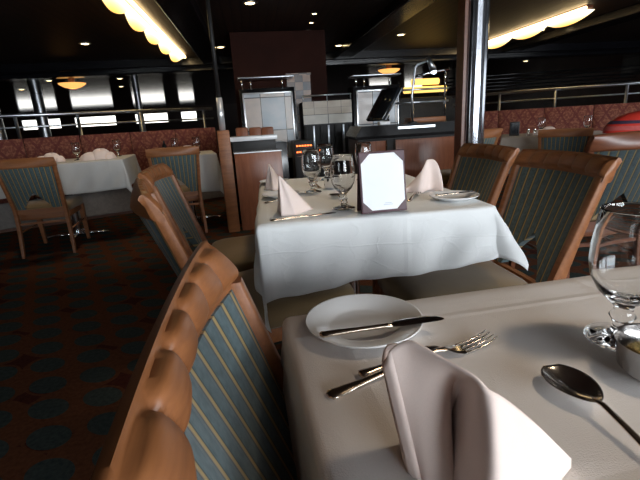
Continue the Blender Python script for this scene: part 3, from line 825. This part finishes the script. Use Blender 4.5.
# ------------------------------------------------------------------ banquettes and railings
def banquette(name, p0, p1, n, label, top=1.035, seat=True):
    p0, p1 = Vector((*p0, 0)), Vector((*p1, 0)); d = (p1-p0); L = d.length; rz = math.atan2(d.y, d.x)
    t = thing(name, label, 'banquette', p0, rz, 'red damask banquettes')
    # local x along, +y away from the diner side
    for i in range(n):
        x0, x1 = L*i/n+.004, L*(i+1)/n-.004; w_ = x1-x0
        def f(u, v, side):
            e = min(1, 12*min(u, 1-u))**.5
            zz = .44 + (top-.44)*v
            return (x0+w_*u, (-.035*e*math.sin(PI*min(1, .08+v*.95))**.4 if side else .10)+.06*v, zz)
        NU, NV = 14, 10
        b = MB(); rings = []; uvs = []
        for j in range(NV+1):
            v = j/NV
            rings.append([f(k/NU, v, 1) for k in range(NU+1)] + [f(k/NU, v, 0) for k in range(NU, -1, -1)])
            uvs += [(x0+w_*k/NU, .57*v) for k in range(NU+1)] + [(x0+w_*k/NU, .57*v) for k in range(NU, -1, -1)]
        b.loft(rings, True, True, uvs); b.build('back_cushion', M['damask'], t, auto=50)
        if seat: MB().box(((x0+x1)/2, -.25, .40), (w_, .48, .12), .03).build('seat_cushion', M['damask'], t, auto=50)
    MB().box((L/2, -.23, .19), (L, .42, .30), .01).build('base', M['booth_base'], t, smooth=False)
    MB().box((L/2, -.20, .025), (L, .40, .05)).build('plinth', M['wood_dark'], t, smooth=False)
    MB().box((L/2, .19, .47), (L, .07, .94)).build('rear_panel', M['wood_dark'], t, smooth=False)
    return t, rz, L
banquette('banquette', (-5.0,4.75), (-.52,6.80), 8, 'long red damask banquette running along the left behind the far tables')
banquette('banquette', (3.55,7.20), (7.9,3.95), 8, 'long red damask banquette running along the right behind the far right table', 1.03)
def railing(p0, p1, z, posts, label):
    p0, p1 = Vector((*p0, 0)), Vector((*p1, 0)); d = p1-p0; L = d.length
    t = thing('metal_railing', label, 'railing', p0, math.atan2(d.y, d.x), 'chrome railings behind the banquettes')
    MB().tube([(0,0,z), (L,0,z)], .024, 12).build('handrail', M['steel'], t)
    MB().tube([(0,0,z-.145), (L,0,z-.145)], .013, 10).build('lower_bar', M['steel'], t)
    for x in posts: MB().tube([(x*L,0,0), (x*L,0,z)], .022, 12).build('post', M['steel'], t)
railing((-5.1,5.08), (-.58,7.15), 1.32, [.02,.19,.375,.48,.62,.78,.97], 'chrome two-bar railing above the left banquette')
railing((3.62,7.50), (8.1,4.15), 1.31, [.02,.14,.29,.46,.66,.9], 'chrome two-bar railing above the right banquette')

# wooden end post with its chrome pole
t = thing('partition_post', 'tall wooden post topped by a chrome pole, left of the service counter', 'post', (-.275,4.30,0), .1)
MB().box((0,0,.50), (.115,.16,1.00), .008).build('wooden_post', M['wood'], t, auto=40)
MB().tube([(.0,0,1.0), (.0,0,1.30)], .030, 16).build('pole', M['frame_w'], t)
MB().tube([(.0,0,1.30), (.0,0,2.34)], .020, 16).build('upper_pole', M['blackm'], t)

# column
cX, cY = 1.815, 3.40
b = MB(); n = 96; ring = []
for k in range(n):
    a = 2*PI*k/n; r = .100/math.cos(((a + PI/18) % (PI/9)) - PI/18)
    ring.append((r*math.cos(a), r*math.sin(a)))
b.loft([[(x, y, z) for x, y in ring] for z in (0, .6, 1.2, 1.8, 2.36)], True, True)
o = struct(b.build('column', M['colsteel'], auto=20)); o.location = (cX, cY, 0)
b = MB(); b.box((-.112, -.01, 1.17), (.030, .12, 2.34), .004)
s_ = b.build('side_strip', M['wood_dark'], o, smooth=False)
for i, (x, y, r) in enumerate(((-5.75,11.0,.16), (-6.3,14.6,.16), (-3.6,15.4,.10))):
    o = struct(MB().lathe([(r,0), (r,2.32)], n=32, cap=True).build('column', M['steel'], auto=50)); o.location = (x, y, 0)

# ------------------------------------------------------------------ service station in the middle
t = thing('service_counter', 'wooden service counter with black recess and white worktop, right of the wooden post', 'counter', (.015,4.42,0), .04)
MB().box((.02,0,.385), (.46,.30,.77), .006).build('front_cabinet', M['cab'], t, auto=40)
MB().box((.02,0,.776), (.47,.31,.012), .002).build('edge_trim', M['frame_w'], t, smooth=False)
MB().box((.05,.40,.42), (.60,.48,.84), .006).build('body', M['black'], t, auto=40)
MB().box((.0,.10,.83), (.44,.14,.10), .004).build('recess', M['blackm'], t, auto=40)
MB().box((-.015,.10,.905), (.50,.26,.045), .005).build('worktop', M['marble'], t, auto=40)
t = thing('booth_divider', 'row of upright red-brown wooden panels behind the service counter', 'partition', (-.02,5.55,0), 0)
for i, x in enumerate((-.10, .065, .22)):
    MB().box((x, .02*i, .505), (.155,.08,1.01-.01*i), .02).build('panel', M['cab'], t, auto=40)

def display(x, y, w, zt, label, rz=0):
    t = thing('tiled_display', label, 'display unit', (x, y, 0), rz)
    zb = .55
    MB().box((0,.20,(zt+.07)/2), (w+.10,.34,zt+.07), .006).build('body', M['black'], t, auto=40)
    b = MB(); b.grid(lambda u, v: (-w/2+w*u, -.002, zb+(zt-zb)*v), 2, 2, lambda u, v: (w*u+.11, (zt-zb)*v+.06)); b.build('tiled_panel', M['tile'], t, smooth=False)
    b = MB(); r = .022
    for xx in (-w/2, w/2): b.box((xx, -.006, (zb+zt)/2), (r,.03,zt-zb+r), .003)
    for zz in (zb, zt): b.box((0, -.006, zz), (w+r,.03,r), .003)
    b.build('frame', M['frame_w'], t, auto=40)
    MB().box((0,.16,zt+.21), (w+.10,.34,.018), .004).build('upper_shelf', M['steel'], t, auto=40)
    for xx in (-w/2+.0, -w/2+.12, w/2-.12): MB().tube([(xx, .03, zt+.06), (xx, .03, zt+.21)], .013, 10).build('shelf_post', M['chrome'], t)
    return t
display(.27, 6.30, .68, 1.455, 'tall framed blue-grey tiled display unit left of the brown checkered wall')
display(1.87, 6.30, .62, 1.42, 'framed blue-grey tiled display unit right of the tan buffet, behind the menu stand')
struct(MB().box((.52, 7.05, 1.17), (1.40,.5,2.34)).build('wall_middle', M['wallred'], smooth=False))
b = MB(); b.grid(lambda u, v: (.60+.36*u, 6.79, .3+1.42*v), 2, 2, lambda u, v: (.36*u, 1.42*v)); 
b.box((.78, 6.795, 1.735), (.38,.02,.03))
struct(b.build('wall_tiled', M['tilec'], smooth=False))
t = thing('buffet_counter', 'tan tiled buffet counter with dark vertical slats between the two display units', 'counter', (1.12,6.30,0))
MB().box((0,.30,.655), (.72,.56,1.31), .006).build('body', M['blackm'], t, auto=40)
b = MB(); b.grid(lambda u, v: (-.36+.72*u, .012, 1.125+.185*v), 2, 2, lambda u, v: (.72*u+.04, .31*v)); b.build('tan_tiles', M['tilet'], t, smooth=False)
b = MB(); b.grid(lambda u, v: (-.36+.72*u, .012, .99+.13*v), 2, 2, lambda u, v: (.72*u+.04, .17*v)); b.build('grey_tiles', M['tileg'], t, smooth=False)
for i in range(7):
    MB().box((-.33+.11*i, .0, .77), (.028,.03,.40), .004).build('slat', M['steel'] if i % 2 else M['blackm'], t, auto=40)
MB().tube([(-.36,.02,1.39), (.36,.02,1.39)], .010, 10).build('rail', M['steel'], t)
for x in (-.35, 0, .35): MB().tube([(x,.02,1.31), (x,.02,1.39)], .008, 8).build('rail_post', M['steel'], t)
t = thing('warming_cabinet', 'black warming cabinet with two rows of orange lights behind the goblets', 'cabinet', (.66,5.62,0))
MB().box((0,.20,.40), (.26,.38,.80), .006).build('body', M['blackm'], t, auto=40)
for zz in (.735, .655):
    for i in range(6): MB().box((-.09+.036*i, .004, zz), (.022,.012,.016)).build('light', M['orange'], t, smooth=False)
MB().box((0, .004, .60), (.20,.012,.012)).build('trim', M['chrome'], t, smooth=False)

t = thing('bar_counter', 'black-topped counter with wooden doors and steel edges behind the right napkin', 'counter', (1.80,4.85,0), -.02)
MB().box((0,.32,.40), (1.18,.60,.80), .006).build('body', M['blackm'], t, auto=40)
rings = []
for z, ins in ((.80,0), (.83,-.01), (.93,.06), (.945,.07)):
    rings.append([(-.62+ins,-.02+ins*.3,z), (.62-ins*.0,-.02+ins*.3,z), (.62,.64,z), (-.62+ins,.64,z)])
MB().loft(rings, True, True).build('worktop', M['black'], t, smooth=False)
for x0, x1 in ((-.59,-.275), (-.155,.58)):
    dd = MB().box(((x0+x1)/2, .004, .39), (x1-x0,.024,.76), .004).build('door', M['cab'], t, auto=40)
for x in (-.265, -.165): MB().box((x, .0, .39), (.016,.03,.78), .002).build('steel_edge', M['chrome'], t, smooth=False)
MB().box((.10,-.005,.905), (.45,.02,.03), .003).build('edge_trim', M['steel'], t, smooth=False)
o = MB().box((0,0,.02), (.13,.10,.04), .008).build('folded_towel', M['marble'], auto=40); o.location = (1.55,4.98,.946); tag(o, 'small white folded towel on the black counter under the tilted screen', 'towel')
t = thing('register_screen', 'tilted dark screen on an arm above the black counter', 'screen', (1.60,5.22,.946), .35)
Rs = Matrix.Rotation(.62, 3, 'Y')
MB().box((.02,0,.235), (.045,.34,.44), .008, Rs).build('panel', M['screen'], t, auto=40)
MB().box((.045,-.178,.232), (.012,.012,.44), .002, Rs).build('bright_edge', M['steel'], t, smooth=False)
MB().tube([(.10,.05,0), (.10,.05,.12), (.05,.03,.2)], .018, 10).build('stand', M['blackm'], t)
t = thing('desk_lamp', 'jointed metal lamp with a glowing head standing on the black counter', 'lamp', (1.93,5.05,.946))
MB().lathe([(0,0), (.06,0), (.06,.012), (.02,.02), (0,.02)], n=24).build('base', M['blackm'], t, auto=50)
MB().tube([(0,0,.02), (-.01,0,.32), (.03,0,.62), (.06,0,.655), (.20,0,.70)], .012, 10).build('arm', M['steel'], t)
hd = MB().tube([(.18,0,.735), (.225,0,.65), (.255,0,.585)], [.022,.032,.040], 16).build('lamp_head', M['steel'], t)
MB().lathe([(0,-.004), (.034,-.004), (.030,-.03), (0,-.045)], (.262,0,.585), 16).build('bulb', M['lampw'], hd)
o = MB().box((0,0,.03), (.46,.24,.06), .01).build('wooden_tray', M['wood'], auto=40); o.location = (2.18,5.28,.946); tag(o, 'orange-brown wooden tray at the back of the black counter', 'tray')
t = thing('glass_guard', 'chrome framed serving guard with two bars over the black counter beside the column', 'serving guard', (2.15,5.62,0))
for z in (1.20, 1.36): MB().tube([(-.36,0,z), (.5,0,z)], .014, 10).build('bar', M['steel'], t)
for x in (-.34, .0, .45): MB().tube([(x,0,0), (x,0,1.42)], .014, 10).build('upright', M['chrome'], t)
MB().tube([(.02,0,1.52), (.24,0,1.56), (.5,0,1.60)], .018, 10).build('top_bar', M['chrome'], t)
MB().tube([(.02,0,1.42), (.02,0,1.53)], .012, 8).build('top_bracket', M['chrome'], t); MB().tube([(.45,0,1.42), (.45,0,1.59)], .012, 8).build('top_bracket', M['chrome'], t)

# ------------------------------------------------------------------ lights of the ceiling
DL = None
def downlight(x, y, z, label, r=.075):
    global DL
    g = 'round recessed ceiling downlights'
    if DL is not None:
        c = dup(DL, (x, y, z), 0, label, g); return c
    t = thing('ceiling_downlight', label, 'ceiling light', (x, y, z), 0, g)
    MB().lathe([(.055,.0), (.085,-.004), (.085,-.010), (.058,-.016), (.055,-.010)], n=28).build('trim_ring', M['steel'], t, auto=50)
    MB().lathe([(0,-.010), (.056,-.010), (.050,-.016), (0,-.02)], n=24).build('lens', M['warm'], t, auto=50)
    DL = t; return t
LOW = (2.35, [(-2.32,7.28,'downlight left of the left scalloped ceiling lamp'),
              (.13,7.15,'downlight in the ceiling middle, under the beam ahead'),
              (.12,5.27,'nearest downlight at the top middle of the photo'),
              (-.38,7.95,'small downlight right of the left scalloped ceiling lamp'),
              (2.61,7.37,'downlight left of the chrome column near the top'),
              (1.72,8.2,'small downlight in the middle ceiling between beams'),
              (5.15,7.35,'downlight just under the right scalloped ceiling lamp')])
for x, y, l in LOW[1]: downlight(x, y, LOW[0], l)
ROW = [(.93,5.85), (.96,6.35), (.98,6.85), (1.0,7.35), (1.02,7.9)]
for i, (x, y) in enumerate(ROW):
    o = dup(DL, (x, y, 2.35), 0, 'small spot in the short line of five ceiling spots, %s' % ['nearest of the line','second from the near end','middle of the line','second from the far end','farthest of the line'][i], 'short line of ceiling spots', .5)
FARL = [(-5.4,10.6,'far downlight at the left edge beyond the beam'), (-4.5,11.2,'far downlight above the left round column'), (-3.0,11.4,'far downlight left of the wooden post, nearer of two'), (-3.5,13.3,'far downlight left of the wooden post, farther of two'),
        (-5.9,12.9,'small far downlight beside the left round column'), (.0,10.2,'far downlight behind the left display unit'), (1.7,10.5,'far downlight above the tan buffet'), (3.1,10.6,'far downlight left of the hanging bowl lamp by the screen'), 
        (5.8,11.0,'far downlight right of the chrome column'), (7.6,11.4,'left of two far downlights in the right ceiling'), (7.9,10.7,'right of two far downlights in the right ceiling'), (9.7,10.4,'far downlight in the right ceiling, above the right railing'), (12.6,10.2,'far downlight at the right edge of the photo')]
for x, y, l in FARL: downlight(x, y, 2.30, l)

def scallop(x, y0, y1, n, side, label):
    t = thing('scalloped_ceiling_lamp', label, 'ceiling light', (x, (y0+y1)/2, 2.35), 0, 'scalloped fluorescent ceiling lamps')
    L = y1-y0
    MB().box((side*.02, 0, -.02), (.10, L, .04), .008).build('housing', M['wood_dark'], t, auto=40)
    MB().tube([(-side*.045,-L/2,-.035), (-side*.045,L/2,-.035)], .020, 10).build('tube', M['tube'], t)
    seg = L/n
    for i in range(n):
        a = -L/2 + i*seg
        def f(u, v):
            q = u
            drop = .11*math.sin(PI*min(1, q*1.02))**.7*(.55+.45*q)
            return (side*(-.02 + .15*v*(0.75+.25*math.sin(PI*q))), a+seg*q, -.06 - drop*math.sin(v*PI*.62)*1.1)
        MB().grid(f, 14, 8).build('diffuser', M['fluo'], t, solid=.004)
    return t
scallop(-1.13, 4.4, 8.7, 5, -1, 'glowing scalloped ceiling lamp at the upper left')
scallop(4.72, 5.75, 8.6, 3, 1, 'glowing scalloped ceiling lamp at the upper right, by the column')

def bowl_lamp(x, y, z, label, r=.26):
    t = thing('bowl_pendant', label, 'pendant lamp', (x, y, z), 0, 'amber bowl pendant lamps')
    MB().lathe([(r*.25,-.01), (r*.6,.015), (r*.9,.06), (r,.09), (r*.97,.09), (r*.55,.03), (0,.01)], n=32).build('bowl', M['amber'], t, auto=60)
    MB().lathe([(0,2.30-z), (.075,2.30-z), (.07,.20), (.05,.08), (0,.03)], n=16).build('stem', M['wood_dark'], t, auto=50)
bowl_lamp(-3.55, 9.9, 1.98, 'amber bowl pendant lamp hanging at the left beyond the railing')
bowl_lamp(3.35, 10.3, 2.02, 'amber bowl pendant lamp hanging behind the tilted screen')
t = thing('glowing_bar_sign', 'amber glowing back-bar panel behind the desk lamp, left of the column', 'light panel', (3.7,9.2,0))
MB().box((0,0,.70), (1.6,.3,1.40), .02).build('body', M['blackm'], t, auto=40)
for z, w_ in ((1.72,.6), (1.56,.95)): MB().tube([(-w_/2+.1,0,z), (w_/2+.1,0,z)], .065, 12).build('glow', M['ambers'], t)
MB().tube([(-.5,0,1.38), (-.5,0,1.75)], .02, 8).build('support', M['blackm'], t); MB().tube([(.45,0,1.38), (.45,0,1.75)], .02, 8).build('support', M['blackm'], t)
# far right: glossy slatted screen under the ceiling
t = thing('slatted_canopy', 'row of dark glossy slats hanging under the far right ceiling', 'canopy', (8.6,11.8,0), -.25)
for i in range(5): MB().box((0, .25*i, 2.02-.085*i), (5.6,.10,.03), .004).build('slat', M['ceil2'], t, auto=40)
for x in (-2.6, 2.6): MB().box((x, .5, 2.05), (.05,1.2,.50), .004).build('hanger', M['blackm'], t, auto=40)

# far dining area behind the left railing
GF = 'distant dining chairs beyond the railing'
for i, (x, y, r, lb) in enumerate(((-3.9,9.0,20,'distant chair beyond the left railing, nearest the left column'), (-2.7,9.6,-15,'distant chair beyond the left railing, below the bright windows'), (-1.75,9.2,10,'distant chair beyond the left railing, nearest the wooden post'), (-5.2,10.2,0,'distant chair beyond the left railing, farthest left'))):
    o = ch(x, y, r, lb, 1.18); o['group'] = GF
t = thing('potted_plant', 'dark green plant at the far left edge behind the railing', 'plant', (-4.62,8.6,0))
MB().lathe([(0,0), (.16,0), (.21,.40), (.19,.40), (.17,.36), (0,.36)], n=24).build('pot', M['blackm'], t, auto=50)
b = MB(); rr = random.Random(4)
for i in range(70):
    a = rr.uniform(0, 6.28); l = rr.uniform(.25,.6); e = rr.uniform(.5,1.4); w_ = rr.uniform(.03,.05)
    d = Vector((math.cos(a)*math.cos(e), math.sin(a)*math.cos(e), math.sin(e))); s = Vector((-math.sin(a), math.cos(a), 0))
    p0 = Vector((0,0,.38)); p1 = p0+d*l*.6; p2 = p0+d*l+Vector((0,0,-.12*l))
    b.add([p0, p1-s*w_, p2, p1+s*w_], [(0,1,2,3)])
b.build('leaves', M['green'], t, smooth=False)

# ------------------------------------------------------------------ look
sc.view_settings.view_transform = 'Standard'
sc.view_settings.look = 'None'
sc.view_settings.exposure = 0.0
sc.cycles.sample_clamp_indirect = 6
sc.cycles.use_denoising = True
sc.cycles.max_bounces = 10; sc.cycles.transmission_bounces = 10
